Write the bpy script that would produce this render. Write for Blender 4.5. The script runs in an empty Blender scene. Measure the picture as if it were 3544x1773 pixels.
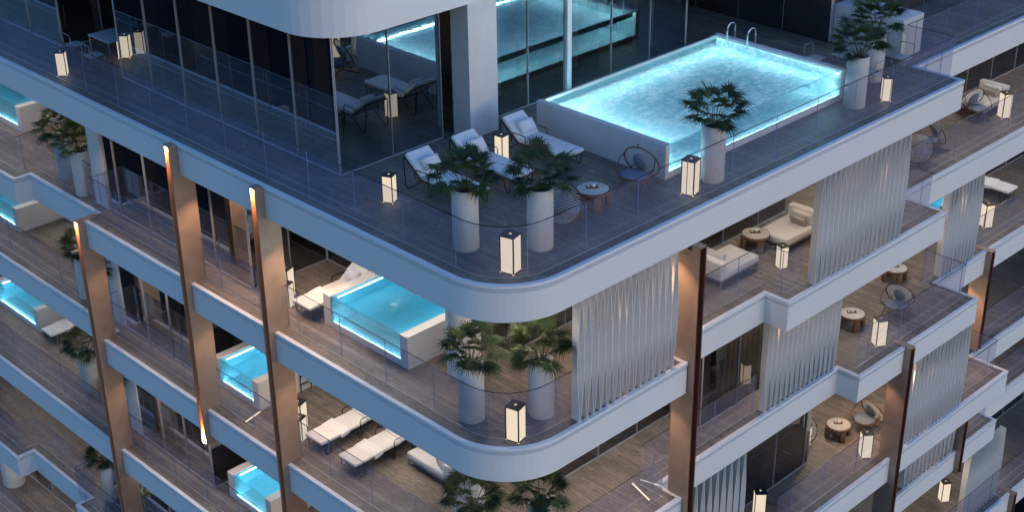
import bpy, bmesh, math, random
from mathutils import Vector, Matrix
random.seed(7)
R = math.radians
S = bpy.context.scene
COL = S.collection

# ------------------------------------------------------------------ materials
def mat(name):
    m = bpy.data.materials.new(name); m.use_nodes = True
    nt = m.node_tree; nt.nodes.clear()
    out = nt.nodes.new('ShaderNodeOutputMaterial')
    return m, nt, out
def N(nt, t, **kw):
    n = nt.nodes.new(t)
    for k, v in kw.items(): setattr(n, k, v)
    return n
def setin(n, **kw):
    for k, v in kw.items():
        n.inputs[k.replace('_', ' ')].default_value = v
def simple(name, col, rough=.5, metal=0., var=.0, scale=8., bump=0., bscale=60., spec=.5, emit=None, es=0.):
    m, nt, out = mat(name)
    p = N(nt, 'ShaderNodeBsdfPrincipled')
    p.inputs['Roughness'].default_value = rough; p.inputs['Metallic'].default_value = metal
    p.inputs['Specular IOR Level'].default_value = spec
    p.inputs['Base Color'].default_value = (*col, 1)
    if emit: p.inputs['Emission Color'].default_value = (*emit, 1); p.inputs['Emission Strength'].default_value = es
    tc = N(nt, 'ShaderNodeTexCoord')
    if var:
        no = N(nt, 'ShaderNodeTexNoise'); no.inputs['Scale'].default_value = scale; no.inputs['Detail'].default_value = 5
        mr = N(nt, 'ShaderNodeMapRange'); mr.inputs['To Min'].default_value = 1 - var; mr.inputs['To Max'].default_value = 1 + var
        mr.inputs['From Min'].default_value = .3; mr.inputs['From Max'].default_value = .7
        mx = N(nt, 'ShaderNodeVectorMath', operation='SCALE'); mx.inputs[0].default_value = col
        nt.links.new(tc.outputs['Object'], no.inputs['Vector']); nt.links.new(no.outputs['Fac'], mr.inputs['Value'])
        nt.links.new(mr.outputs['Result'], mx.inputs['Scale']); nt.links.new(mx.outputs[0], p.inputs['Base Color'])
    if bump:
        n2 = N(nt, 'ShaderNodeTexNoise'); n2.inputs['Scale'].default_value = bscale; n2.inputs['Detail'].default_value = 3
        b = N(nt, 'ShaderNodeBump'); b.inputs['Strength'].default_value = bump; b.inputs['Distance'].default_value = .01
        nt.links.new(tc.outputs['Object'], n2.inputs['Vector']); nt.links.new(n2.outputs['Fac'], b.inputs['Height'])
        nt.links.new(b.outputs['Normal'], p.inputs['Normal'])
    nt.links.new(p.outputs[0], out.inputs[0])
    return m
def wood_deck():
    m, nt, out = mat('weathered_deck')
    L = nt.links
    tc = N(nt, 'ShaderNodeTexCoord'); mp = N(nt, 'ShaderNodeMapping'); mp.inputs['Rotation'].default_value = (0, 0, R(90))
    L.new(tc.outputs['Object'], mp.inputs['Vector'])
    br = N(nt, 'ShaderNodeTexBrick'); br.offset = .37; br.squash = 1
    br.inputs['Scale'].default_value = 1; br.inputs['Brick Width'].default_value = 2.6; br.inputs['Row Height'].default_value = .115
    br.inputs['Mortar Size'].default_value = .0035; br.inputs['Mortar Smooth'].default_value = .1; br.inputs['Bias'].default_value = 0
    br.inputs['Color1'].default_value = (0, 0, 0, 1); br.inputs['Color2'].default_value = (1, 1, 1, 1); br.inputs['Mortar'].default_value = (.5, .5, .5, 1)
    L.new(mp.outputs[0], br.inputs['Vector'])
    ms = N(nt, 'ShaderNodeMapping'); ms.inputs['Scale'].default_value = (20, 2.6, 1)
    L.new(tc.outputs['Object'], ms.inputs['Vector'])
    g = N(nt, 'ShaderNodeTexNoise'); g.inputs['Scale'].default_value = 1.5; g.inputs['Detail'].default_value = 7; g.inputs['Roughness'].default_value = .75
    L.new(ms.outputs[0], g.inputs['Vector'])
    big = N(nt, 'ShaderNodeTexNoise'); big.inputs['Scale'].default_value = .9; big.inputs['Detail'].default_value = 3
    L.new(tc.outputs['Object'], big.inputs['Vector'])
    sep = N(nt, 'ShaderNodeSeparateColor'); L.new(br.outputs['Color'], sep.inputs[0])
    a1 = N(nt, 'ShaderNodeMath', operation='MULTIPLY'); a1.inputs[1].default_value = .13; L.new(sep.outputs[0], a1.inputs[0])
    a2 = N(nt, 'ShaderNodeMath', operation='MULTIPLY_ADD'); a2.inputs[1].default_value = .9; L.new(g.outputs['Fac'], a2.inputs[0]); L.new(a1.outputs[0], a2.inputs[2])
    a3 = N(nt, 'ShaderNodeMath', operation='MULTIPLY_ADD'); a3.inputs[1].default_value = .35; L.new(big.outputs['Fac'], a3.inputs[0]); L.new(a2.outputs[0], a3.inputs[2])
    cr = N(nt, 'ShaderNodeValToRGB'); e = cr.color_ramp.elements
    e[0].position = .42; e[0].color = (.060, .049, .041, 1); e[1].position = 1.2; e[1].color = (.40, .335, .275, 1)
    x = cr.color_ramp.elements.new(.70); x.color = (.185, .155, .132, 1); e[-1].position = .97
    L.new(a3.outputs[0], cr.inputs[0])
    # knots
    mk = N(nt, 'ShaderNodeMapping'); mk.inputs['Scale'].default_value = (1.15, .62, 1); L.new(tc.outputs['Object'], mk.inputs['Vector'])
    vo = N(nt, 'ShaderNodeTexVoronoi'); vo.inputs['Scale'].default_value = 3.4; L.new(mk.outputs[0], vo.inputs['Vector'])
    lt = N(nt, 'ShaderNodeMapRange'); lt.inputs['From Min'].default_value = .05; lt.inputs['From Max'].default_value = .13; lt.inputs['To Min'].default_value = .15; lt.inputs['To Max'].default_value = 1
    L.new(vo.outputs['Distance'], lt.inputs['Value'])
    mo = N(nt, 'ShaderNodeMapRange'); mo.inputs['To Min'].default_value = 1; mo.inputs['To Max'].default_value = .35; L.new(br.outputs['Fac'], mo.inputs['Value'])
    mm = N(nt, 'ShaderNodeMath', operation='MULTIPLY'); L.new(lt.outputs[0], mm.inputs[0]); L.new(mo.outputs[0], mm.inputs[1])
    sc = N(nt, 'ShaderNodeVectorMath', operation='SCALE'); L.new(cr.outputs[0], sc.inputs[0]); L.new(mm.outputs[0], sc.inputs['Scale'])
    p = N(nt, 'ShaderNodeBsdfPrincipled'); p.inputs['Roughness'].default_value = .5
    L.new(sc.outputs[0], p.inputs['Base Color'])
    b = N(nt, 'ShaderNodeBump'); b.inputs['Strength'].default_value = .5; b.inputs['Distance'].default_value = .006
    L.new(mm.outputs[0], b.inputs['Height']); L.new(b.outputs[0], p.inputs['Normal']); L.new(p.outputs[0], out.inputs[0])
    return m
def glass(name, tint, refl, gcol=(1, 1, 1), rough=.0):
    m, nt, out = mat(name); L = nt.links
    t = N(nt, 'ShaderNodeBsdfTransparent'); t.inputs[0].default_value = (*tint, 1)
    g = N(nt, 'ShaderNodeBsdfGlossy'); g.inputs['Roughness'].default_value = rough; g.inputs['Color'].default_value = (*gcol, 1)
    mx = N(nt, 'ShaderNodeMixShader')
    lw = N(nt, 'ShaderNodeLayerWeight'); lw.inputs['Blend'].default_value = .25
    ma = N(nt, 'ShaderNodeMath', operation='MULTIPLY_ADD'); ma.inputs[1].default_value = .5; ma.inputs[2].default_value = refl; ma.use_clamp = True
    L.new(lw.outputs['Fresnel'], ma.inputs[0]); L.new(ma.outputs[0], mx.inputs[0])
    L.new(t.outputs[0], mx.inputs[1]); L.new(g.outputs[0], mx.inputs[2]); L.new(mx.outputs[0], out.inputs[0])
    return m
def railglass():
    m, nt, out = mat('railing_glass'); L = nt.links
    t = N(nt, 'ShaderNodeBsdfTransparent'); t.inputs[0].default_value = (.90, .91, .95, 1)
    g = N(nt, 'ShaderNodeBsdfGlossy'); g.inputs['Roughness'].default_value = 0; g.inputs['Color'].default_value = (.9, .93, 1, 1)
    d = N(nt, 'ShaderNodeBsdfDiffuse'); d.inputs[0].default_value = (.52, .53, .82, 1)  # lavender veil stands in for light reflected in the panes
    lw = N(nt, 'ShaderNodeLayerWeight'); lw.inputs['Blend'].default_value = .25
    ma = N(nt, 'ShaderNodeMath', operation='MULTIPLY_ADD'); ma.inputs[1].default_value = .45; ma.inputs[2].default_value = .03; ma.use_clamp = True
    mx = N(nt, 'ShaderNodeMixShader'); m2 = N(nt, 'ShaderNodeMixShader'); m2.inputs[0].default_value = .085
    L.new(lw.outputs['Fresnel'], ma.inputs[0]); L.new(ma.outputs[0], mx.inputs[0])
    L.new(t.outputs[0], m2.inputs[1]); L.new(d.outputs[0], m2.inputs[2])
    L.new(m2.outputs[0], mx.inputs[1]); L.new(g.outputs[0], mx.inputs[2]); L.new(mx.outputs[0], out.inputs[0])
    return m
def water(name, scale, strength, tint):
    m, nt, out = mat(name); L = nt.links
    tc = N(nt, 'ShaderNodeTexCoord'); mp = N(nt, 'ShaderNodeMapping'); mp.inputs['Rotation'].default_value = (0, 0, R(42)); mp.inputs['Scale'].default_value = (1, 2.3, 1)
    L.new(tc.outputs['Object'], mp.inputs[0])
    n = N(nt, 'ShaderNodeTexNoise'); n.inputs['Scale'].default_value = scale; n.inputs['Detail'].default_value = 2.5; n.inputs['Distortion'].default_value = .6
    L.new(mp.outputs[0], n.inputs['Vector'])
    b = N(nt, 'ShaderNodeBump'); b.inputs['Strength'].default_value = 1; b.inputs['Distance'].default_value = strength
    L.new(n.outputs['Fac'], b.inputs['Height'])
    rf = N(nt, 'ShaderNodeBsdfRefraction'); rf.inputs['IOR'].default_value = 1.33; rf.inputs['Color'].default_value = (*tint, 1); rf.inputs['Roughness'].default_value = 0
    g = N(nt, 'ShaderNodeBsdfGlossy'); g.inputs['Roughness'].default_value = .03
    fr = N(nt, 'ShaderNodeFresnel'); fr.inputs['IOR'].default_value = 1.33
    mx = N(nt, 'ShaderNodeMixShader')
    for q in (rf, g, fr): L.new(b.outputs[0], q.inputs['Normal'])
    L.new(fr.outputs[0], mx.inputs[0]); L.new(rf.outputs[0], mx.inputs[1]); L.new(g.outputs[0], mx.inputs[2])
    # shadow / diffuse rays see it as clear so lamps in the pool light its surroundings
    L.new(mx.outputs[0], out.inputs[0])
    return m
def pool_ripple_finish(name, c1, c2, scale):  # streaked noise paints rippling water light into the lining colour
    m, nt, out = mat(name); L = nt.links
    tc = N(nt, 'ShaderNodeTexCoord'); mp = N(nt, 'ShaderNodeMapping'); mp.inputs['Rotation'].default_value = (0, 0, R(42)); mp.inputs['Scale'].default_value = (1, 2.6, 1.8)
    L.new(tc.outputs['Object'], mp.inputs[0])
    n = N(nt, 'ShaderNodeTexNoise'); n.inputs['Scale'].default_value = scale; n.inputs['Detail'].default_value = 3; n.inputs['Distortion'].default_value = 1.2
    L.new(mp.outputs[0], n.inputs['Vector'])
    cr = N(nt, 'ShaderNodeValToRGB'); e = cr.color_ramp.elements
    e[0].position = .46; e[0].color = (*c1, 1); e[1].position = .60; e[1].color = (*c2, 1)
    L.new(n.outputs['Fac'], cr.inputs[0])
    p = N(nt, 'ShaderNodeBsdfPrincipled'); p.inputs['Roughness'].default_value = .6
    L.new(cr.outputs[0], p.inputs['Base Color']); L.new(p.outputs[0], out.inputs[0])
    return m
def leaf_mat():
    m, nt, out = mat('palm_leaf'); L = nt.links
    oi = N(nt, 'ShaderNodeObjectInfo'); tc = N(nt, 'ShaderNodeTexCoord')
    n = N(nt, 'ShaderNodeTexNoise'); n.inputs['Scale'].default_value = 4; L.new(tc.outputs['Object'], n.inputs[0])
    ad = N(nt, 'ShaderNodeMath', operation='MULTIPLY_ADD'); ad.inputs[1].default_value = .5; L.new(oi.outputs['Random'], ad.inputs[0]); 
    h = N(nt, 'ShaderNodeMath', operation='MULTIPLY'); h.inputs[1].default_value = .6; L.new(n.outputs['Fac'], h.inputs[0]); L.new(h.outputs[0], ad.inputs[2])
    cr = N(nt, 'ShaderNodeValToRGB'); e = cr.color_ramp.elements
    e[0].position = .2; e[0].color = (.010, .030, .016, 1); e[1].position = .85; e[1].color = (.085, .125, .032, 1)
    L.new(ad.outputs[0], cr.inputs[0])
    p = N(nt, 'ShaderNodeBsdfPrincipled'); p.inputs['Roughness'].default_value = .45
    tr = N(nt, 'ShaderNodeBsdfTranslucent'); mx = N(nt, 'ShaderNodeMixShader'); mx.inputs[0].default_value = .22
    L.new(cr.outputs[0], p.inputs['Base Color']); L.new(cr.outputs[0], tr.inputs[0])
    L.new(p.outputs[0], mx.inputs[1]); L.new(tr.outputs[0], mx.inputs[2]); L.new(mx.outputs[0], out.inputs[0])
    return m
def emis(name, col, s):
    m, nt, out = mat(name); e = N(nt, 'ShaderNodeEmission'); e.inputs[0].default_value = (*col, 1); e.inputs[1].default_value = s
    nt.links.new(e.outputs[0], out.inputs[0]); return m
def lantern_panel():
    m, nt, out = mat('lantern_paper'); L = nt.links
    tc = N(nt, 'ShaderNodeTexCoord'); mp = N(nt, 'ShaderNodeMapping'); mp.inputs['Scale'].default_value = (60, 60, 3); L.new(tc.outputs['Object'], mp.inputs[0])
    n = N(nt, 'ShaderNodeTexNoise'); n.inputs['Scale'].default_value = 1; L.new(mp.outputs[0], n.inputs[0])
    mr = N(nt, 'ShaderNodeMapRange'); mr.inputs['To Min'].default_value = .86; mr.inputs['To Max'].default_value = 1.0; L.new(n.outputs['Fac'], mr.inputs[0])
    e = N(nt, 'ShaderNodeEmission'); e.inputs[0].default_value = (.465, .39, .30, 1); L.new(mr.outputs[0], e.inputs[1])
    L.new(e.outputs[0], out.inputs[0]); return m

M = dict(
    white=simple('white_panel', (.72, .73, .74), .55, var=.02, scale=.8),
    stucco=simple('white_render', (.62, .61, .60), .8, var=.04, scale=3, bump=.15, bscale=90),
    deck=wood_deck(),
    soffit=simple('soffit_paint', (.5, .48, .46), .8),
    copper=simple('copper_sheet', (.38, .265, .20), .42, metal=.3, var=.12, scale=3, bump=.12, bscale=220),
    finlit=simple('lit_channel_copper', (.50, .235, .13), .5, metal=.05, var=.15, scale=20), finunlit=simple('unlit_channel_copper', (.17, .062, .04), .5, metal=.1, var=.15, scale=20),  # one channel metal: left tone brightened for strip glow, right left unlit
    wallglass=glass('tinted_window_glass', (.30, .28, .27), .17, (.92, .97, 1)),
    rail=railglass(), coated=glass('coated_window_glass', (.30, .28, .27), .34, (.88, .97, 1)),
    railedge=simple('glass_edge', (.20, .24, .42), .15, spec=.8),
    railcap=simple('rail_cap', (.035, .035, .05), .3, metal=.6),
    mullion=simple('mullion_metal', (.42, .41, .42), .4, metal=.3), fininner=simple('mullion_fin', (.50, .42, .37), .7),
    dark=simple('dark_panel', (.035, .032, .032), .35, var=.2, scale=2),
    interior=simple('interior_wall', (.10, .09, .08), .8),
    black=simple('black_metal', (.012, .012, .013), .35, metal=.5),
    blackmat=simple('black_cap', (.012, .012, .016), .5),
    lant=lantern_panel(),
    led=emis('led_strip', (1, .66, .36), 450.),
    ceil=emis('ceiling_diffuser', (1, .84, .68), 108.),
    warm=emis('added_spot_lens', (1, .62, .34), 25.),
    water=water('rippled_water', 2.6, .022, (.80, .97, 1.0)),
    calm=water('calm_water', 1.1, .012, (.72, .95, 1.0)),
    poolbig=pool_ripple_finish('pool_ripple_light', (.42, .72, .79), (.90, .98, .99), 3.0),
    poolsmall=pool_ripple_finish('pool_ripple_blue', (.20, .58, .72), (.23, .62, .75), 2.),
    poolwhite=simple('pool_white', (.78, .80, .80), .5),
    poolglass=glass('pool_glass', (.82, .97, 1.0), .02),
    lamp=emis('underwater_lamp', (.70, .93, 1.0), 28.), strip=emis('pool_strip', (.80, .90, 1.0), 2.2), slamp=emis('plunge_lamp', (.66, .93, 1.0), 17.),
    leaf=leaf_mat(),
    stem=simple('palm_stem', (.10, .10, .04), .6),
    soil=simple('soil', (.035, .022, .015), .9, bump=.8, bscale=40),
    pot=simple('concrete_pot', (.56, .55, .54), .75, var=.05, scale=9, bump=.2, bscale=120),
    fabric=simple('cream_fabric', (.72, .71, .70), .9, var=.03, scale=6, bump=.25, bscale=220),
    greyfab=simple('taupe_fabric', (.36, .33, .30), .9, var=.06, scale=8, bump=.3, bscale=220),
    bluefab=simple('slate_fabric', (.17, .20, .26), .9, var=.05, bump=.2, bscale=200),
    wood=simple('teak', (.15, .078, .042), .5, var=.25, scale=10),
    rattan=simple('rattan', (.10, .055, .035), .5, var=.2, scale=20),
    net=simple('woven_cord', (.55, .54, .53), .7),
    stone=simple('stone_top', (.48, .46, .42), .35, var=.1, scale=14),
    ceramic=simple('ceramic', (.8, .8, .78), .25),
    steel=simple('ladder_steel', (.75, .78, .8), .2, metal=.8),
    chairmetal=simple('grey_metal', (.30, .30, .32), .4, metal=.5),
    slat=simple('slat_metal', (.76, .73, .70), .55, metal=.1, var=.04, scale=2, bump=.15, bscale=300),
    ground=simple('ground_paving', (.010, .010, .011), 1., var=.25, scale=.05, spec=0),
)
# ------------------------------------------------------------------ mesh helpers
class MB:
    def __init__(s): s.v = []; s.f = []; s.mi = []; s.sm = []
    def add(s, vs, fs, mi=0, smooth=False):
        o = len(s.v); s.v += [tuple(v) for v in vs]
        for f in fs: s.f.append(tuple(i + o for i in f)); s.mi.append(mi); s.sm.append(smooth)
    def box(s, x0, x1, y0, y1, z0, z1, mi=0, T=None):
        vs = [Vector((x, y, z)) for z in (z0, z1) for y in (y0, y1) for x in (x0, x1)]
        if T: vs = [T @ v for v in vs]
        s.add(vs, [(0, 2, 3, 1), (4, 5, 7, 6), (0, 1, 5, 4), (2, 6, 7, 3), (0, 4, 6, 2), (1, 3, 7, 5)], mi)
    def rbox(s, x0, x1, y0, y1, z0, z1, r=.03, mi=0, T=None, seg=3, puff=0.):
        bm = bmesh.new(); bmesh.ops.create_cube(bm, size=1)
        c = Vector(((x0 + x1) / 2, (y0 + y1) / 2, (z0 + z1) / 2)); d = Vector((x1 - x0, y1 - y0, z1 - z0))
        for v in bm.verts: v.co = Vector((v.co.x * d.x, v.co.y * d.y, v.co.z * d.z))
        if puff:
            bmesh.ops.subdivide_edges(bm, edges=bm.edges[:], cuts=5, use_grid_fill=True)
            for v in bm.verts:
                a = max(abs(v.co.x) / d.x, 0) * 2; b = abs(v.co.y) / d.y * 2
                k = (1 - a ** 4) * (1 - b ** 4)
                v.co.z *= (1 - puff) + puff * 1.6 * k ** .6 if True else 1
        else:
            bmesh.ops.bevel(bm, geom=bm.edges[:], offset=r, segments=seg, profile=.5, affect='EDGES')
        vs = [v.co + c for v in bm.verts]
        if T: vs = [T @ v for v in vs]
        s.add(vs, [[v.index for v in f.verts] for f in bm.faces], mi, True); bm.free()
    def tube(s, pts, r, n=6, mi=0, closed=False, r2=None):
        pts = [Vector(p) for p in pts]; m = len(pts)
        rings = []
        up = Vector((0, 0, 1))
        for i, p in enumerate(pts):
            a = pts[(i - 1) % m] if (closed or i) else p; b = pts[(i + 1) % m] if (closed or i < m - 1) else p
            t = (b - a).normalized()
            u = t.cross(up) if abs(t.dot(up)) < .95 else t.cross(Vector((1, 0, 0)))
            u.normalize(); w = t.cross(u).normalized()
            rr = r if r2 is None else r + (r2 - r) * i / (m - 1)
            rings.append([p + rr * (math.cos(2 * math.pi * k / n) * u + math.sin(2 * math.pi * k / n) * w) for k in range(n)])
        vs = [v for ring in rings for v in ring]; fs = []
        for i in range(m if closed else m - 1):
            for k in range(n):
                a = i * n + k; b = i * n + (k + 1) % n; c = ((i + 1) % m) * n + (k + 1) % n; d = ((i + 1) % m) * n + k
                fs.append((a, b, c, d))
        if not closed: fs.append(tuple(range(n))[::-1]); fs.append(tuple((m - 1) * n + k for k in range(n)))
        s.add(vs, fs, mi, True)
    def lathe(s, prof, n=40, mi=0, c=(0, 0, 0), smooth=True):
        vs = []
        for k in range(n):
            a = 2 * math.pi * k / n
            for r, z in prof: vs.append((c[0] + r * math.cos(a), c[1] + r * math.sin(a), c[2] + z))
        m = len(prof); fs = []
        for k in range(n):
            for i in range(m - 1):
                fs.append((k * m + i, ((k + 1) % n) * m + i, ((k + 1) % n) * m + i + 1, k * m + i + 1))
        s.add(vs, fs, mi, smooth)
    def prism(s, poly, z0, z1, mi=0, mtop=None):
        n = len(poly); vs = [(x, y, z0) for x, y in poly] + [(x, y, z1) for x, y in poly]
        s.add(vs, [tuple(range(n))[::-1]], mi); s.add(vs, [tuple(range(n, 2 * n))], mi if mtop is None else mtop)
        s.add(vs, [(i, (i + 1) % n, n + (i + 1) % n, n + i) for i in range(n)], mi)
    def strip(s, path, prof, mi=0, closed=False):
        # sweep profile (outward offset o, z) along a plan path; outward is to the right of travel
        m = len(path); nrm = []
        for i in range(m):
            ns = []
            for a, b in ((i - 1, i), (i, i + 1)):
                if 0 <= a and b < m:
                    d = Vector((path[b][0] - path[a][0], path[b][1] - path[a][1])).normalized(); ns.append(Vector((d.y, -d.x)))
            if len(ns) == 2:
                k = ns[0] + ns[1]; k = k / max(.3, k.dot(ns[0])) 
            else: k = ns[0]
            nrm.append(k)
        q = len(prof); vs = []
        for i in range(m):
            for o, z in prof: vs.append((path[i][0] + nrm[i].x * o, path[i][1] + nrm[i].y * o, z))
        fs = [(i * q + j, (i + 1) * q + j, (i + 1) * q + j + 1, i * q + j + 1) for i in range(m - 1) for j in range(q - 1)]
        s.add(vs, fs, mi)
        s.add([vs[j] for j in range(q)], [tuple(range(q))], mi); s.add([vs[(m - 1) * q + j] for j in range(q)], [tuple(range(q))[::-1]], mi)
    def build(s, name, mats, parent=None, fixn=False):
        me = bpy.data.meshes.new(name); me.from_pydata(s.v, [], s.f)
        if not isinstance(mats, (list, tuple)): mats = [mats]
        for m in mats: me.materials.append(m)
        me.polygons.foreach_set('material_index', s.mi); me.polygons.foreach_set('use_smooth', s.sm)
        if fixn:
            bm = bmesh.new(); bm.from_mesh(me); bmesh.ops.remove_doubles(bm, verts=bm.verts[:], dist=1e-5); bmesh.ops.recalc_face_normals(bm, faces=bm.faces[:]); bm.to_mesh(me); bm.free()
        me.update()
        o = bpy.data.objects.new(name, me); COL.objects.link(o)
        if parent: o.parent = parent
        return o
def tag(o, label=None, cat=None, group=None, kind=None):
    if label: o['label'] = label
    if cat: o['category'] = cat
    if group: o['group'] = group
    if kind: o['kind'] = kind
    return o
def empty(name, loc=(0, 0, 0), rz=0, parent=None):
    o = bpy.data.objects.new(name, None); COL.objects.link(o); o.location = loc; o.rotation_euler = (0, 0, rz); o.empty_display_size = .1
    if parent: o.parent = parent
    return o
def copy_tree(o, parent=None):
    c = o.copy(); COL.objects.link(c); c.parent = parent
    for ch in list(o.children): copy_tree(ch, c)
    return c
used = set()
def place(proto, x, y, z, rz, label, group=None, sc=1.):
    o = proto if proto.name not in used else copy_tree(proto)
    used.add(proto.name)
    o.location = (x, y, z); o.rotation_euler = (0, 0, R(rz)); o.scale = (sc, sc, sc)
    o['label'] = label
    if group: o['group'] = group
    return o
def fillet(pts, i, r, n=14):
    p, a, b = Vector(pts[i]), Vector(pts[i - 1]), Vector(pts[i + 1])
    u = (a - p).normalized(); w = (b - p).normalized()
    c = p + (u + w) * r; out = []
    for k in range(n + 1):
        t = math.pi / 2 * k / n
        out.append(tuple(c - w * r * math.cos(t) - u * r * math.sin(t)))
    return pts[:i] + out + pts[i + 1:]

# ------------------------------------------------------------------ the building
Z = [0., -3.93, -7.86, -11.79, -15.8, -19.7, -23.6]
H = .85
XM, YM = 64., 64.
RC = 1.65
paths = {
    0: ([(17.68, YM), (17.68, 18.48), (35.13, 18.48), (35.13, 19.98), (XM, 19.98)], 1),
    1: ([(17.58, YM), (17.58, 39.77), (18.13, 39.77), (18.13, 35.87), (17.6, 35.87), (17.6, 18.44), (23.58, 18.44), (23.58, 19.18), (27.57, 19.18), (27.57, 18.46), (35.05, 18.46), (35.05, 19.93), (XM, 19.93)], 5),
    2: ([(18.13, YM), (18.13, 35.85), (17.6, 35.85), (17.6, 18.44), (23.62, 18.44), (23.62, 19.2), (31.4, 19.2), (31.4, 18.48), (37.85, 18.48), (37.85, 19.93), (XM, 19.93)], 3),
    3: ([(17.6, YM), (17.6, 18.44), (23.6, 18.44), (23.6, 19.2), (28.2, 19.2), (28.2, 18.5), (40.8, 18.5), (40.8, 19.85), (XM, 19.85)], 1),
    4: ([(17.42, YM), (17.42, 43.3), (18.05, 43.3), (18.05, 39.38), (17.5, 39.38), (17.5, 18.44), (33.6, 18.44), (33.6, 19.98), (43.75, 19.98), (43.75, 20.78), (XM, 20.78)], 5),
    5: ([(17.42, YM), (17.42, 18.44), (38, 18.44), (38, 19.65), (XM, 19.65)], 1),
}
bld = empty('apartment_building', (0, 0, 0))
tag(bld, 'stepped white apartment block at dusk with glass walls, copper fins and timber terraces', 'building')
prof_in = [(-.115, -.25), (-.115, .006), (-.006, .006), (.0, 0), (.0, -.068), (-.05, -.07), (-.05, -.092), (.0, -.096), (.0, -.116), (-.06, -.12), (-.06, -.15), (-.012, -.158), (-.012, -H), (-.14, -H)]
slabs = {}
for k, (pts, fi) in paths.items():
    z = Z[k]; path = fillet(pts, fi, RC, 18)
    inner = MB().__class__()
    # slab core inset behind the edge trim
    m = MB(); m.strip(path, [(o, z + zz) for o, zz in prof_in])
    tr = m.build('edge_fascia', M['white'], None)
    poly = []
    # inset path by .1
    t = MB(); t.strip(path, [(-.11, 0), (-.13, 0)]); poly = [(t.v[i * 2][0], t.v[i * 2][1]) for i in range(len(path))]
    poly = poly + [(XM, YM)]
    c = MB(); c.prism(poly, z - H + .004, z - .03, 0)
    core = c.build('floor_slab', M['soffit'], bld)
    tr.parent = core
    d = MB(); d.prism(poly, z - .026, z, 0)
    d.build('timber_deck', M['deck'], core)
    slabs[k] = core
# upper storey band
up = fillet([(18.68, YM), (18.68, 25.08), (XM, 25.08)], 1, 1.5, 9)
m = MB(); m.strip(up, [(-.3, 3.5), (0, 3.5), (0, 8.5), (-.3, 8.5)])
t = MB(); t.strip(up, [(-.1, 0), (-.13, 0)]); poly = [(t.v[i * 2][0], t.v[i * 2][1]) for i in range(len(up))] + [(XM, YM)]
c = MB(); c.prism(poly, 3.52, 4.3)
core = c.build('floor_slab', M['soffit'], bld); m.build('edge_fascia', M['white'], core)

def T_in(x0, y0, x1, y1):
    # side of the wall that faces the interior (+y of the wall's own frame)
    return (x1 > x0) or (y1 < y0)
# glass walls: (level, x0, y0, x1, y1, spacing, opaque)
def gwall(lv, x0, y0, x1, y1, sp=1.62, top=None, opaque=False, start=0., thick=.012, mw=.011, coat=False):
    z0 = Z[lv] + .006; z1 = (Z[lv - 1] - H - .002 if lv else 3.49) if top is None else top
    dx, dy = x1 - x0, y1 - y0; Lg = math.hypot(dx, dy); ux, uy = dx / Lg, dy / Lg
    T = Matrix(((ux, -uy, 0, x0), (uy, ux, 0, y0), (0, 0, 1, 0), (0, 0, 0, 1)))
    g = MB()
    if opaque: g.box(0, Lg, -.05, .05, z0, z1, 0, T)
    else: g.add([T @ Vector(v) for v in ((0, 0, z0), (Lg, 0, z0), (Lg, 0, z1), (0, 0, z1))], [(0, 1, 2, 3)])
    w = g.build('window_wall', M['dark'] if opaque else M['coated' if coat else 'wallglass'], bld)
    fr = MB(); fr.box(0, Lg, -.025, .025, z0, z0 + .025, 0, T); fr.box(0, Lg, -.02, .02, z1 - .04, z1, 0, T)
    x = start
    while x <= Lg + .01:
        fr.box(x - mw / 2, x + mw / 2, -.06 if opaque else -.035, .06 if opaque else .035, z0 + .026, z1 - .041, 0, T); x += sp
    fr.build('mullion_frame', M['mullion'], w)
    if not opaque:
        x = start
        while x <= Lg + .01:
            if x < .05 or x > Lg - .05:
                x += sp; continue
            q = MB(); q.box(x - .02, x + .02, .03, .42, z0 + .03, z1 - .05, 0, T if T_in(x0, y0, x1, y1) else T @ Matrix.Scale(-1, 4, (0, 1, 0))); q.build('inner_post', M['fininner'], w); x += sp
    return w
def solid(name, mt, x0, x1, y0, y1, z0, z1, parent=bld):
    m = MB(); m.box(x0, x1, y0, y1, z0, z1); return m.build(name, mt, parent)
# level 0
gwall(0, 19.3, 25.7, 19.3, 35.35, 1.62); gwall(0, 19.3, 35.36, 22.4, 35.36); gwall(0, 22.4, 35.4, 22.4, 38.9); gwall(0, 22.4, 38.92, 19.45, 38.92); gwall(0, 19.45, 38.92, 19.45, 62, 1.9)
gwall(0, 19.3, 25.7, 22.55, 25.7, 1.62, coat=True); gwall(0, 23.95, 25.7, 32.0, 25.7, 1.61, coat=True); gwall(0, 32.0, 25.7, 32.0, 45, 1.6)
gwall(0, 35.2, 22.93, 35.2, 60, 1.65, opaque=True); gwall(0, 35.25, 22.95, 62, 22.95, 1.65, opaque=True)
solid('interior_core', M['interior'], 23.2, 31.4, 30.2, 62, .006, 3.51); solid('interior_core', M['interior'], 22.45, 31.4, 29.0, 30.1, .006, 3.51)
for xx, yy in ((20.3, 27.6), (20.3, 30.1), (20.3, 32.6), (25.4, 26.9), (28.4, 26.9)):
    solid('interior_column', M['stucco'], xx - .22, xx + .22, yy - .12, yy + .12, .006, 3.51)
solid('wall_pier', M['stucco'], 22.95, 23.9, 25.09, 25.72, .006, 3.51)
solid('wall_pier', M['stucco'], 30.6, 31.5, 26.5, 27.1, .006, 3.51)
m = MB(); m.lathe([(.0, 0), (.32, 0), (.32, 3.5), (0, 3.5)], 32, c=(27.06, 25.98, .006)); 
solid('window_post', M['white'], 26.98, 27.14, 25.62, 25.78, .006, 3.5)
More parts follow.
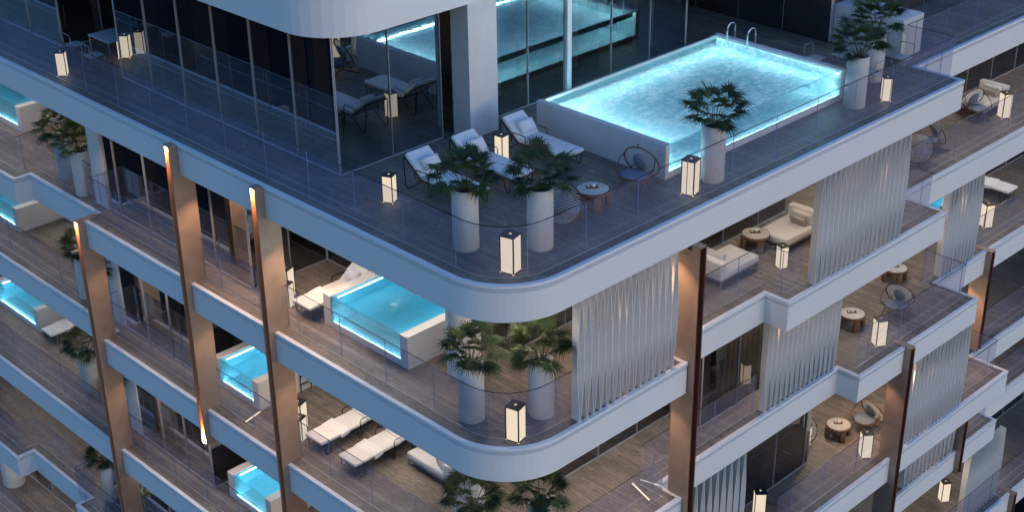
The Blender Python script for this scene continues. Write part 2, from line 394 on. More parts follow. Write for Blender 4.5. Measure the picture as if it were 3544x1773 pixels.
# level 1
gwall(1, 18.55, 28.77, 18.55, 35.76, 1.6); gwall(1, 18.55, 28.75, 20.95, 28.75, 1.2); gwall(1, 20.95, 28.74, 20.95, 21.73, 1.6)
gwall(1, 21.4, 36.5, 21.4, 60, 1.7)
gwall(1, 20.97, 21.73, 31.9, 21.73, 1.55, start=.3); gwall(1, 31.9, 21.75, 31.9, 27.0); gwall(1, 31.92, 27, 37, 27); gwall(1, 37, 26.98, 37, 22.9); gwall(1, 37.02, 22.9, 62, 22.9, 1.65)
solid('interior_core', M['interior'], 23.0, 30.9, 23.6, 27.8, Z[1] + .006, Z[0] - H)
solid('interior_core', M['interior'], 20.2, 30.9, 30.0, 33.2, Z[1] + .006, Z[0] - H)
# level 2
gwall(2, 18.5, 31.9, 18.5, 35.76, 1.3); gwall(2, 18.5, 31.88, 21.9, 31.88, 1.5); gwall(2, 21.9, 31.86, 21.9, 21.1, 1.6); gwall(2, 21.4, 36.5, 21.4, 60, 1.7)
gwall(2, 21.92, 21.1, 26.3, 21.1, 1.5); gwall(2, 26.3, 21.08, 26.3, 20.1, .9); gwall(2, 26.32, 20.1, 31.75, 20.1, 1.55); gwall(2, 31.75, 20.12, 31.75, 26.5, 1.6); gwall(2, 31.77, 26.5, 46, 26.5, 1.6); gwall(2, 46, 26.4, 46, 23, 1.6); gwall(2, 46.02, 23, 62, 23, 1.6)
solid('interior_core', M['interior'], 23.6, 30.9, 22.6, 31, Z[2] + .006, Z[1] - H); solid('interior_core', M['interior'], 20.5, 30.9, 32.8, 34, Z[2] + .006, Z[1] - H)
# level 3
gwall(3, 18.5, 31.9, 18.5, 35.76, 1.3); gwall(3, 18.5, 31.88, 21.9, 31.88, 1.5); gwall(3, 21.9, 31.86, 21.9, 21.1, 1.6); gwall(3, 21.4, 36.5, 21.4, 60, 1.7)
gwall(3, 21.92, 21.1, 26.3, 21.1, 1.5); gwall(3, 26.3, 21.08, 26.3, 20.18, .9); gwall(3, 26.32, 20.18, 31.8, 20.18, 1.5, start=.75); gwall(3, 31.8, 20.2, 31.8, 26.5, 1.6); gwall(3, 31.82, 26.5, 44, 26.5, 1.6); gwall(3, 44, 26.4, 44, 22.9, 1.6); gwall(3, 44.02, 22.9, 62, 22.9, 1.6)
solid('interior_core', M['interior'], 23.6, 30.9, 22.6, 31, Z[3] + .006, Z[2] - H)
gwall(4, 18.5, 30, 18.5, 38.5, 1.6); gwall(4, 20.9, 38.5, 20.9, 60, 1.6); gwall(4, 34, 21.6, 46, 21.6, 1.6); gwall(4, 46.02, 23.5, 62, 23.5, 1.6)
gwall(5, 19.5, 38, 19.5, 60, 1.9); gwall(5, 38, 22.6, 62, 22.6, 1.7)
for lv in (1, 2, 3): solid('wall_pier', M['stucco'], 18.48, 21.42, 35.78, 36.45, Z[lv] + .006, Z[lv - 1] - H)
# round columns
def rcol(x, y, r, lv):
    m = MB(); m.lathe([(r, Z[lv] + .005), (r, Z[lv - 1] - H + .002)], 40, c=(x, y, 0)); return m.build('round_column', M['stucco'], bld)
for lv in (1, 2, 3): rcol(19.6, 21.88, .40, lv)
rcol(18.85, 47.5, .42, 5); rcol(19.0, 50.5, .42, 4)
# copper fins  (axis, position along facade, facade coord, z0, z1)
def fin(side, p, f, z0, z1, w=.235, out=.24, inn=.4, led=(1, 0)):
    m = MB(); t = .028
    def bx(a0, a1, b0, b1, c0, c1, mi=0):
        # a = along facade, b = outward from f
        if side == 'L': m.box(f - b1, f - b0, a0, a1, c0, c1, mi)
        else: m.box(a0, a1, f - b1, f - b0, c0, c1, mi)
    bx(p, p + w, .012, out - .17, z1, z0); bx(p + .004, p + w - .004, -inn, .012, z1, z0 - (.3 if z0 > -3 else 0))
    bx(p, p + t, out - .17, out, z1, z0); bx(p + w - t, p + w, out - .17, out, z1, z0)
    bx(p + .001, p + t - .001, out, out + .003, z1, z0, 1); bx(p + w - t + .001, p + w - .001, out, out + .003, z1, z0, 1)
    bx(p + w - t - .004, p + w - t, out - .158, out - .002, z1, z0 - .04, 1); bx(p + t, p + t + .004, out - .158, out - .002, z1, z0 - .04, 1)
    bx(p + t, p + w - t, out - .172, out - .16, z1, z0, 1)
    bx(p + t, p + w - t, out - .17, out - .003, z0 - .04, z0, 0)
    f_ = m.build('copper_fin', [M['copper'], M['finlit' if side == 'L' else 'finunlit']], bld)
    q = MB()
    def lb(a0, a1, b0, b1, c0, c1):
        if side == 'L': q.box(f - b1, f - b0, a0, a1, c0, c1)
        else: q.box(a0, a1, f - b1, f - b0, c0, c1)
    if led[0]: lb(p + t + .03, p + w - t - .03, out - .14, out - .04, z0 - .055, z0 - .042)
    if led[1]: lb(p + t + .02, p + w - t - .02, out - .14, out - .02, z1 + .03, z1 + .04); m2 = MB(); bb = (p + t + .005, p + w - t - .005); m2.box(f - out + .003, f - out + .17, bb[0], bb[1], z1 + .004, z1 + .028); m2.build('light_block_plate', M['copper'], f_)  # plate added to stop the lower strip shining downwards
    if q.v: q.build('strip_light', M['led'], f_)
    return f_
fin('L', 26.56, 17.68, .0, -26); fin('L', 30.2, 17.68, .0, -8.95, led=(1, 1)); fin('L', 35.6, 17.62, -3.91, -26)
fin('R', 23.59, 18.5, -.86, -26, led=(0, 0)); fin('R', 33.72, 18.52, -7.84, -26, led=(0, 0)); fin('R', 40.88, 19.98, -7.84, -11.6, led=(0, 0))
fin('R', 40.95, 20.05, -12.66, -16.75, led=(0, 0)); fin('R', 45.2, 19.72, -19.68, -28, led=(0, 0))

# balustrades
def rail(lv, pts, fi=None, h=1.17, start=.8, sp=1.65):
    z = Z[lv]; path = fillet(pts, fi, 1.25, 12) if fi else pts
    b = empty('glass_balustrade', (0, 0, 0), 0, bld)
    c = MB(); c.strip(path, [(-.008, z + h), (-.008, z + h + .012), (.008, z + h + .012), (.008, z + h)]); c.build('top_edge', M['railcap'], b)
    c = MB(); c.strip(path, [(-.008, z + .001), (-.008, z + .012), (.008, z + .012), (.008, z + .001)]); c.build('base_channel', M['mullion'], b)
    n = len(path); acc = start; s_ = 0.; cur = [Vector(path[0])]
    def pane(pts, last):
        g = MB(); vs = []
        for q in pts: vs += [(q.x, q.y, z + .03), (q.x, q.y, z + h)]
        g.add(vs, [(2 * i, 2 * i + 2, 2 * i + 3, 2 * i + 1) for i in range(len(pts) - 1)])
        if not last:
            u = (pts[-1] - pts[-2]).normalized(); p = pts[-1]
            T = Matrix(((u.x, -u.y, 0, p.x), (u.y, u.x, 0, p.y), (0, 0, 1, 0), (0, 0, 0, 1)))
            g.box(-.006, .006, -.007, .007, z + .022, z + h - .002, 1, T)
        g.build('glass_pane', [M['rail'], M['railedge']], b)
    for i in range(n - 1):
        a, d = Vector(path[i]), Vector(path[i + 1]); l = (d - a).length; u = (d - a) / l
        while acc <= s_ + l:
            p = a + u * (acc - s_)
            if (p - cur[-1]).length > 1e-4: cur.append(p)
            pane(cur, False); cur = [p]; acc += sp
        cur.append(d); s_ += l
    pane(cur, True)
    return b
rail(0, [(18.05, 62), (18.05, 18.86), (34.98, 18.86), (34.98, 20.33), (62, 20.33)], 1, start=.45)
rail(1, [(18.02, 62), (18.02, 40.1), (18.52, 40.1), (18.52, 35.75), (18.02, 35.75), (18.02, 18.83), (23.45, 18.83)], 5, start=.6)
rail(1, [(23.9, 19.55), (27.92, 19.55), (27.92, 18.85), (28.62, 18.85)], start=1.3); rail(1, [(32.85, 18.85), (34.72, 18.85), (34.72, 20.3), (62, 20.3)], start=.5)
rail(2, [(18.52, 62), (18.52, 36.0), (18.02, 36.0), (18.02, 18.83), (23.3, 18.83), (23.3, 19.55), (28.0, 19.55)], 3, start=.9)
rail(2, [(31.72, 18.86), (37.5, 18.86), (37.5, 20.28), (38.05, 20.28)], start=.6); rail(2, [(40.3, 20.28), (62, 20.28)])
rail(3, [(18.0, 62), (18.0, 18.83), (23.3, 18.83)], 1); rail(3, [(28.5, 18.88), (34.2, 18.88)], start=.6); rail(3, [(37.9, 18.88), (40.45, 18.88), (40.45, 20.2), (62, 20.2)], start=.4)
rail(4, [(17.85, 62), (17.85, 43.65), (18.45, 43.65), (18.45, 39.72), (17.85, 39.72), (17.85, 25)]); rail(4, [(40.6, 20.3), (43.4, 20.3), (43.4, 21.1), (62, 21.1)], start=.5)
rail(5, [(17.8, 62), (17.8, 30)]); rail(5, [(38.5, 20.0), (62, 20.0)])

# twisted slat screens
def screen(lv, x0, x1, y, n, top=None, d=.24):
    z0 = Z[lv] + .01; z1 = (Z[lv - 1] - H + .01) if top is None else top
    s = empty('slat_screen', (0, 0, 0), 0, bld)
    me = None
    for i in range(n):
        x = x0 + (x1 - x0) * i / (n - 1)
        if me is None:
            m = MB(); K = 18; vs = []; t = .006
            for k in range(K + 1):
                u = k / K; zz = z0 + (z1 - z0) * u
                w = .012 + .098 * math.sin(math.pi * u) ** 1.2; bk = .012
                for pt in ((-w - t, 0), (-w + t, 0), (-bk + t, d), (bk - t, d), (w - t, 0), (w + t, 0), (bk + t, d + .012), (-bk - t, d + .012)):
                    vs.append((pt[0], pt[1], zz))
            fs = [(k * 8 + j, k * 8 + (j + 1) % 8, (k + 1) * 8 + (j + 1) % 8, (k + 1) * 8 + j) for k in range(K) for j in range(8)]
            fs += [tuple(range(8))[::-1], tuple(K * 8 + j for j in range(8))]
            m.add(vs, fs); o = m.build('vertical_slat', M['slat'], s); me = o.data
        else:
            o = bpy.data.objects.new('vertical_slat', me); COL.objects.link(o); o.parent = s
        o.location = (x, y, 0)
    return s
screen(1, 19.95, 23.08, 18.50, 15); screen(1, 28.8, 32.7, 18.52, 18); screen(2, 28.1, 31.28, 19.27, 15); screen(2, 38.2, 40.15, 20.02, 10)
screen(3, 34.3, 37.8, 18.56, 17); screen(3, 24.05, 27.3, 19.24, 12); screen(4, 37.7, 40.75, 20.05, 12); screen(5, 42.3, 44.7, 20.0, 12)

# ceiling lights: recessed linear fittings under the slabs
def clight(lv, x, y, ang=0, L=1.3):
    z = Z[lv - 1] - H
    T = Matrix.Translation((x, y, z)) @ Matrix.Rotation(R(ang), 4, 'Z')
    m = MB(); m.box(-L / 2, L / 2, -.03, .03, -.03, -.002, 0, T)
    f = m.build('ceiling_light', M['white'], bld)
    q = MB(); q.box(-L / 2 + .02, L / 2 - .02, -.022, .022, -.036, -.031, 0, T); q.build('diffuser', M['ceil'], f)
for lv, lst in {1: [(19.2, 27.6, 0), (19.3, 24.6, 90), (19.7, 22.9, 90), (18.2, 32, 90), (19.4, 20.0, 45), (22.3, 20.1, 0), (26, 20.6, 0), (29.3, 20.5, 0), (33, 20.6, 0), (33.6, 24, 90), (38, 21.6, 0), (42, 21.8, 0), (46, 21.8, 0), (19.9, 37.4, 90), (19.2, 40.5, 90), (19.0, 43.5, 90), (19, 48, 90)],
                2: [(19.3, 27.6, 0), (20.08, 25.33, 0), (18.25, 33, 90), (19.88, 21.2, 90), (19.3, 23.6, 90), (22.4, 20.0, 0), (25, 20.3, 0), (29.5, 19.7, 0), (33.2, 20.6, 0), (36.3, 21.2, 0), (35, 24, 0), (42, 21.6, 0), (45.5, 21.8, 0), (19.9, 37.2, 90), (19.6, 41, 90), (19.5, 45.5, 90)],
                3: [(19.3, 27, 0), (20.2, 29.9, 90), (18.25, 33, 90), (33.3, 20.6, 0), (35.6, 22.5, 0), (39.3, 20.4, 0), (43, 21.5, 0), (19.7, 37.2, 90), (19.6, 41, 90), (19.6, 45.5, 90)],
                4: [(18.2, 36, 90), (19.6, 41, 90), (19.5, 46, 90), (38.6, 20.8, 0), (42.2, 21, 0), (46, 22, 0)], 5: [(18.6, 40, 90), (18.6, 45, 90), (18.6, 50, 90), (41, 21, 0), (45.5, 21.4, 0)]}.items():
    for x, y, a in lst: clight(lv, x, y, a)

def down(lv, x, y, k=1.):  # ceiling spots added to warm the deck, fin bases and screens
    z = Z[lv - 1] - H
    m = MB(); m.lathe([(.03, -.002), (.045, -.002), (.045, -.02), (.03, -.02)], 16, c=(x, y, z)); f = m.build('added_downlight', M['black'], bld)
    q = MB(); q.lathe([(0, -.012), (.03, -.012)], 12, c=(x, y, z)); q.build('lens', M['warm'], f)
    sp = bpy.data.lights.new('added_spot_beam', 'SPOT'); sp.energy = 42 * k; sp.color = (1, .62, .36); sp.spot_size = R(92); sp.spot_blend = .7; sp.shadow_soft_size = .03
    so_ = bpy.data.objects.new('added_spot_beam', sp); COL.objects.link(so_); so_.location = (x, y, z - .03); so_.parent = bld
for a in ((1, 17.95, 25.8, 3.2), (1, 17.95, 29.5, 2.8), (1, 17.95, 27.5, 2.5), (1, 17.9, 34.9), (2, 17.9, 25.9), (2, 17.9, 27.4), (2, 17.9, 30.9), (2, 17.9, 34.9), (3, 17.9, 27.4), (3, 17.9, 31), (3, 17.9, 34.9), (2, 17.9, 29.6),
          (1, 23.1, 18.9, 2.5), (2, 23.0, 18.85), (1, 24.4, 19.6), (3, 33.2, 18.9), (3, 34.6, 18.95, 2), (3, 40.3, 20.3, 2.5), (4, 40.6, 20.5), (2, 28.4, 19.75), (3, 35.6, 19.2), (1, 31.6, 19.1), (1, 21.2, 19.1), (2, 39.0, 20.5), (4, 39.5, 20.7)): down(*a)

g = MB(); g.add([(-500, -500, -48), (600, -500, -48), (600, 600, -48), (-500, 600, -48)], [(0, 1, 2, 3)])
tag(g.build('ground', M['ground']), kind='structure')

# ------------------------------------------------------------------ pools
def pool(lv, x0, x1, y0, y1, h, openside, ends, label, big=False, lamps=(), base=.16, water_drop=.06):
    """tank of white render; openside 'x' = glass on the x0 face, 'y' = glass on y0 (and y1) faces"""
    z = Z[lv]; root = empty('swimming_pool', (x0, y0, z)); X, Y = x1 - x0, y1 - y0
    wt = .13 if big else .27
    m = MB(); fl = .16; fo = .08
    m.box(0, X, 0, Y, .003, fo)                       # floor slab, with a low upstand under each glass side
    if openside == 'x': m.box(0, .052, 0, Y, fo, fl)
    else: m.box(0, X, 0, .052, fo, fl); m.box(0, X, Y - .052, Y, fo, fl)
    if openside == 'x':
        m.box(0, X, 0, wt, fl, h); m.box(0, X, Y - wt, Y, fl, h); m.box(X - .2, X, wt, Y - wt, fl, h)
        m.box(.052, X, 0, wt, fo, fl); m.box(.052, X, Y - wt, Y, fo, fl); m.box(X - .2, X, wt, Y - wt, fo, fl)
        gx = (.054, X - .2, wt, Y - wt)
    else:
        m.box(0, wt, 0, Y, fl, h); m.box(X - wt, X, 0, Y, fl, h); m.box(0, wt, .052, Y - .052, fo, fl); m.box(X - wt, X, .052, Y - .052, fo, fl)
        m.box(wt, wt + .05, .05, Y - .05, h - .05, h - .004); m.box(X - wt - .05, X - wt, .05, Y - .112, h - .05, h - .004); m.box(X - wt - .056, X - wt - .044, .056, Y - .112, h - .113, h - .052)
        m.box(wt + .05, X - wt, Y - .11, Y - .056, h - .05, h - .004); m.box(wt + .05, X - wt - .058, Y - .112, Y - .1, h - .113, h - .052); m.box(wt + .05, X - wt - .058, Y - .0605, Y - .0555, h - .17, h - .052)  # lips and back plate added to screen the lamps behind them
        gx = (wt, X - wt, .054, Y - .054)
    m.build('tank_wall', M['stucco'], root)
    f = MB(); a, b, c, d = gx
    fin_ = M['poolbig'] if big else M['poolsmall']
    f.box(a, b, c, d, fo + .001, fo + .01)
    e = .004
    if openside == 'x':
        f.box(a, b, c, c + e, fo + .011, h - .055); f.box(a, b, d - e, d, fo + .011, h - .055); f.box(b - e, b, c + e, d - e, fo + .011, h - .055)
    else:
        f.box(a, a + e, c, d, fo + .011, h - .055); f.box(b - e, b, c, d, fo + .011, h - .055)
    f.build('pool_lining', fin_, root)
    for bx in ([(.02, .045, wt, Y - wt)] if openside == 'x' else [(wt, X - wt, .015, .045), (wt, X - wt, Y - .045, Y - .015)]):
        gm = MB(); gm.box(*bx, fl, h - .002); gm.build('glass_side', M['poolglass'], root)
    w = MB(); ww = h - water_drop
    w.add([(a, c, ww), (b, c, ww), (b, d, ww), (a, d, ww)], [(0, 1, 2, 3)])
    w.build('water_surface', M['water'] if big else M['calm'], root)
    l = MB()
    def lamp(bx, mt, nm='pool_lamp'): l = MB(); l.box(*bx); l.build(nm, M[mt], root)
    if big:
        lamp((wt + .012, wt + .03, .15, Y - .15, h - .22, h - .16), 'lamp'); lamp((wt + .012, wt + .03, .15, Y - .15, .2, .27), 'lamp')
        lamp((X - wt - .035, X - wt - .012, .1, Y - .1, h - .125, h - .085), 'lamp')
        lamp((wt + .05, X - wt - .07, .058, .07, .092, .15), 'lamp')
        lamp((wt + .05, X - wt - .07, Y - .085, Y - .066, h - .125, h - .085), 'lamp')
    else:
        lamp((.25, X - .35, Y - wt - .02, Y - wt - .008, h - .19, h - .165), 'slamp')
        lamp((.3, X - .4, wt + .008, wt + .02, .3, .36), 'slamp')
        lamp((.058, .07, wt + .04, Y - wt - .04, .092, .15), 'slamp')
    tag(root, label, 'pool', 'lit swimming pools on the terraces')
    return root
big = pool(0, 24.42, 31.62, 20.04, 24.24, .87, 'y', None, 'large glowing turquoise rooftop pool with ladder handles and a glass long side', True,
           lamps=[(.15, .75, .02, 1.2), (.15, 2.1, .02, 1.2), (.15, 3.45, .02, 1.2), (7.05, .45, .02, .12)])
for yy in (3.05, 3.75):
    lad = MB()
    pts = [(7.38, yy, .1)] + [(7.38, yy, .87)] + [(7.38 - .18 + .18 * math.cos(t), yy, 1.08 + .18 * math.sin(t)) for t in [math.pi * k / 8 for k in range(9)]] + [(7.02, yy, .5)]
    lad.tube(pts, .022, 8); lad.build('ladder_rail', M['steel'], big)
p1 = pool(1, 18.75, 21.0, 22.88, 26.04, .87, 'x', None, 'small turquoise plunge pool on the corner terrace below the rooftop deck', lamps=[(.25, 2.87, .25, .02), (1.0, .29, 1.2, .02)])
p2 = pool(2, 18.6, 21.0, 29.14, 31.25, .87, 'x', None, 'turquoise plunge pool between the copper fins, upper of two in a column', lamps=[(.25, 1.82, .25, .02), (1.0, .29, 1.2, .02)])
p3 = pool(3, 18.6, 21.0, 29.14, 31.25, .87, 'x', None, 'turquoise plunge pool between the copper fins, lower one at the bottom edge', lamps=[(.25, 1.82, .25, .02), (1.0, .29, 1.2, .02)])
p4 = pool(1, 19.63, 22.0, 43.0, 48.2, .87, 'x', None, 'plunge pool at the upper left edge beside the palm pots', lamps=[(.9, .29, 1.2, .02)])
p5 = pool(2, 19.4, 21.6, 44.1, 48.6, .87, 'x', None, 'plunge pool at the left edge under the notched white balcony', lamps=[(.9, .29, 1.2, .02)])
P3D = Z[3]
p6 = pool(3, 19.45, 21.8, 44.05, 47.3, .87, 'x', None, 'plunge pool at the left edge with a white lounger beside it', lamps=[(.9, .29, 1.2, .02), (.3, 3.31, .3, .02)])
p7 = pool(2, 41.2, 43.5, 21.7, 24.6, .87, 'x', None, 'blue pool glimpsed between two slat screens on the right', lamps=[(.9, .29, 1.0, .02)])

for pp in (p2, p3):
    for xx in (1.35, 1.7):
        t = MB(); t.tube([(xx, -.06, .0), (xx, -.06, .95)] + [(xx, .06 - .12 * math.cos(math.pi * k / 6), .98 + .12 * math.sin(math.pi * k / 6)) for k in range(7)] + [(xx, .2, .88), (xx, .4, .6)], .016, 7); t.build('handrail', M['black'], pp)
    for zz in (.25, .5, .75): t = MB(); t.box(1.35, 1.7, -.085, -.045, zz, zz + .02); t.build('rung', M['black'], pp)

M['glow'] = emis('added_base_glow', (1, .52, .24), 4.)
# ------------------------------------------------------------------ furniture prototypes
def make_lantern():
    root = empty('floor_lantern'); tag(root, 'x', 'lantern')
    a = .155; h = .85; e = .012
    f = MB()
    for sx in (-1, 1):
        for sy in (-1, 1): f.box(sx * a - e, sx * a + e, sy * a - e, sy * a + e, .01, h)
    for z in (0, ):
        f.box(-a + e, a - e, -a - e, -a + e, z, z + .02); f.box(-a + e, a - e, a - e, a + e, z, z + .02)
        f.box(-a - e, -a + e, -a + e, a - e, z, z + .02); f.box(a - e, a + e, -a + e, a - e, z, z + .02)
    f.build('frame', M['black'], root)
    c = MB(); o = a + e + .003; q = .026; z0, z1 = h - .025, h + .006
    c.box(-o, o, -o, -q, z0, z1); c.box(-o, o, q, o, z0, z1); c.box(-o, -q, -q, q, z0, z1); c.box(q, o, -q, q, z0, z1)
    c.build('cap', M['blackmat'], root)
    bg_ = MB(); bg_.box(-a - .009, a + .009, -a - .009, a + .009, .002, .007); bg_.build('added_base_glow', M['glow'], root)  # glowing plate added to throw a warm halo on the deck
    d = MB(); d.box(-q + .002, q - .002, -q + .002, q - .002, z0, z1 + .004); d.build('top_light', M['lant'], root)
    for k in range(4):
        T = Matrix.Rotation(R(90 * k), 4, 'Z'); p = MB(); p.box(-a + e + .001, a - e - .001, -a - .004, -a + .004, .021, h - .026, 0, T)
        p.build('light_panel', M['lant'], root)
    return root
def frond_mesh(seed, Lp, inc, nb=36):
    rnd = random.Random(seed); m = MB()
    pts = []; p = Vector((0, 0, 0)); a = R(inc)
    n = 8
    for i in range(n + 1):
        pts.append(p.copy()); t = i / n
        aa = a - t * t * R(30 + (90 - inc) * .45)
        p = p + Vector((math.cos(aa), 0, math.sin(aa))) * Lp / n
    m.tube(pts, .0085, 5, 1, r2=.005)
    tip = pts[-1]; d = (pts[-1] - pts[-2]).normalized()
    d = (d + Vector((.15, 0, -.1))).normalized()
    side = Vector((0, 1, 0)); nrm = side.cross(d).normalized() * -1
    if nrm.z < 0: nrm = -nrm
    for k in range(nb):
        f = (k + .5) / nb; th = R(-140 + 280 * f) + rnd.uniform(-.04, .04)
        L = (.36 - .11 * (abs(th) / R(140)) ** 2) * rnd.uniform(.88, 1.12)
        bd = (math.cos(th) * d + math.sin(th) * side + nrm * (.18 if k % 2 else .08)).normalized(); bs = nrm.cross(bd).normalized()
        vs = []; K = 5; dr = rnd.uniform(.7, 2.2)
        for i in range(K + 1):
            t = i / K; s = L * t
            wd = (.003, .014, .0175, .012, .006, .0008)[i]
            pos = tip + bd * s + Vector((0, 0, -1)) * (L * .55 * max(0, t - .35) ** 2 * dr)
            vs += [pos - bs * wd, pos + nrm * (-wd * .6), pos + bs * wd]
        fs = []
        for i in range(K):
            for j in (0, 1): fs.append((i * 3 + j, i * 3 + j + 1, i * 3 + j + 4, i * 3 + j + 3))
        m.add(vs, fs, 0, False)
    return m
frs = []
for i, (Lp, inc) in enumerate(((.86, 86), (.80, 77), (.74, 67), (.66, 56), (.58, 44), (.46, 30))):
    o = frond_mesh(i + 3, Lp, inc).build('frond', [M['leaf'], M['stem']]); frs.append(o.data); bpy.data.objects.remove(o)
def make_palm(seed):
    rnd = random.Random(seed); root = empty('potted_palm'); tag(root, 'x', 'potted palm')
    m = MB(); r = .285; h = 1.40
    m.lathe([(0, 0), (r - .015, 0), (r, .015), (r, h - .01), (r - .01, h), (r - .028, h), (r - .035, h - .01), (r - .035, h - .12)], 44)
    m.build('pot', M['pot'], root)
    s = MB(); s.lathe([(0, h - .085), (.1, h - .088), (r - .036, h - .1)], 30); s.build('soil', M['soil'], root)
    t = MB()
    for k in range(4):
        a = rnd.uniform(0, 6.28); t.tube([(.03 * math.cos(a), .03 * math.sin(a), h - .12), (.05 * math.cos(a), .05 * math.sin(a), h + .1), (.06 * math.cos(a), .06 * math.sin(a), h + .2)], .02, 6, r2=.014)
    t.build('stem', M['stem'], root)
    spec = [(0, 20), (1, 110), (1, 245), (1, 350), (2, 60), (2, 175), (2, 295), (3, 15), (3, 135), (3, 215), (4, 85), (4, 190), (4, 320), (2, 230), (3, 50), (4, 250), (5, 350), (5, 150), (5, 255), (3, 95), (3, 285), (2, 20), (4, 140)]
    for q, a in spec:
        o = bpy.data.objects.new('frond', frs[q]); COL.objects.link(o); o.parent = root
        aa = R(a + rnd.uniform(-16, 16)); o.location = (.045 * math.cos(aa), .045 * math.sin(aa), h - .06 + rnd.uniform(0, .06))
        o.rotation_euler = (rnd.uniform(-.12, .12), rnd.uniform(-.1, .1), aa); s_ = rnd.uniform(.88, 1.1); o.scale = (s_, s_, s_)
    return root
def make_lounger(pillow=True, flat=False):
    root = empty('sun_lounger'); tag(root, 'x', 'sun lounger')
    W = .36; z = .33
    fr = MB()
    fr.tube([(-W, .03, z), (W, .03, z), (W, 1.55, z), (-W, 1.55, z)], .014, 6, closed=True)
    A = R(8 if flat else 37); BL = .72
    by, bz = 1.55 + BL * math.cos(A), z + BL * math.sin(A)
    fr.tube([(-W, 1.55, z), (-W, by, bz), (W, by, bz), (W, 1.55, z)], .014, 6)
    if not flat:
        for s in (-W, W): fr.tube([(s, by, bz), (s, by + .02, bz - .1), (s, by - .02, .06), (s, by - .08, .012), (s, by - .16, .012), (s, by - .24, .08), (s, 1.55, z)], .013, 6)
    fr.build('frame', M['black'], root)
    lg = [(.14, 0)] + ([(1.9, 0)] if flat else [])
    for s in (-W, W):
        for y0, _ in lg:
            l = MB(); l.tube([(s, y0 - .06, z), (s, y0 - .01, .04), (s, y0 + .03, .012), (s, y0 + .08, .012), (s, y0 + .12, .04), (s, y0 + .17, z)], .012, 6); l.build('leg', M['black'], root)
        a = MB(); y0 = 1.25
        a.tube([(s * 1.04, y0 - .08, .20), (s * 1.04, y0 - .04, .03), (s * 1.04, y0, .012), (s * 1.04, y0 + .04, .03), (s * 1.04, y0 + .02, z + .2), (s * 1.04, y0 + .06, z + .25), (s * 1.04, y0 + .42, z + .24), (s * 1.04, y0 + .5, z + .16), (s * 1.04, y0 + .5, z - .02)], .012, 6)
        a.build('armrest', M['black'], root)
    mt = MB(); mt.rbox(-W + .01, W - .01, 0, 1.56, z + .016, z + .115, .04); mt.build('seat_mattress', M['fabric'], root)
    T = Matrix.Translation((0, 1.56, z + .03)) @ Matrix.Rotation(A, 4, 'X')
    b = MB(); b.rbox(-W + .01, W - .01, .0, BL, 0, .11, .04, T=T); b.build('back_mattress', M['fabric'], root)
    if pillow:
        p = MB(); T2 = Matrix.Translation((.04, 1.58, z + .15)) @ Matrix.Rotation(A + .25, 4, 'X'); p.rbox(-.24, .24, .02, .32, 0, .13, .05, T=T2, puff=.5); p.build('pillow', M['fabric'], root)
    return root
def make_rattan():
    root = empty('hoop_chair'); tag(root, 'x', 'chair')
    # faces +Y
    T = Matrix.Translation((0, -.22, .60)) @ Matrix.Rotation(R(-24), 4, 'X')
    hp = lambda a, rx=.45, rz=.46: T @ Vector((rx * math.cos(a), 0, rz * math.sin(a)))
    h = MB(); h.tube([hp(2 * math.pi * k / 28) for k in range(28)], .017, 7, closed=True)
    h.tube([T @ Vector((0, 0, .46)), T @ Vector((0, -.02, .56))], .014, 6)
    h.build('back_hoop', M['rattan'], root)
    s = MB(); ring = [Vector((.37 * math.cos(2 * math.pi * k / 24), .10 + .36 * math.sin(2 * math.pi * k / 24), .36 + .05 * math.sin(2 * math.pi * k / 24))) for k in range(24)]
    s.tube(ring, .015, 6, closed=True); s.build('seat_hoop', M['rattan'], root)
    for sx in (-1, 1):
        a = MB(); a.tube([hp(R(90 - sx * 60)), (sx * .46, .02, .66), (sx * .42, .25, .52), (sx * .33, .36, .41)], .014, 6); a.build('armrest', M['rattan'], root)
    n = MB()
    for k in range(-7, 8):
        c = k * .06
        for sg in (-1, 1):
            # diagonal chords of the circle x*cos+z*sin=c
            ux, uz = math.cos(R(60)), sg * math.sin(R(60)); R0 = .44
            if abs(c) < R0:
                q = math.sqrt(R0 * R0 - c * c); tx, tz = -uz, ux
                n.tube([T @ Vector((ux * c + tx * q * f, -.05 * (1 - f * f), uz * c + tz * q * f)) for f in (-1, -.5, 0, .5, 1)], .0065, 4)
    n.build('woven_back', M['net'], root)
    c = MB(); c.lathe([(0, .33), (.28, .34), (.335, .375), (.335, .40), (.28, .435), (0, .445)], 28, c=(0, .10, 0)); c.build('seat_cushion', M['bluefab'], root)
    c = MB()
    T3 = T @ Matrix.Translation((.0, .075, .05)) @ Matrix.Rotation(R(90), 4, 'X')
    vs0 = MB(); vs0.lathe([(0, -.045), (.17, -.04), (.23, 0), (.17, .04), (0, .045)], 22)
    c.add([T3 @ Vector((v[0] * .8, v[1] * 1.15, v[2])) for v in vs0.v], vs0.f, 0, True); c.build('back_cushion', M['bluefab'], root)
    for sx in (-1, 1):
        l = MB(); l.tube([(sx * .30, .42, .012), (sx * .27, -.30, .44)], .021, 7); l.build('leg', M['wood'], root)
        l = MB(); l.tube([(sx * .25, -.52, .012), (sx * .25, .36, .40)], .021, 7); l.tube([(sx * .25, -.55, .03), (sx * .25, -.5, .03)], .035, 8); l.build('leg', M['wood'], root)
    l = MB(); l.tube([(-.27, -.2, .38), (.27, -.2, .38)], .018, 6); l.tube([(-.27, .3, .36), (.27, .3, .36)], .018, 6); l.build('crossbar', M['wood'], root)
    return root
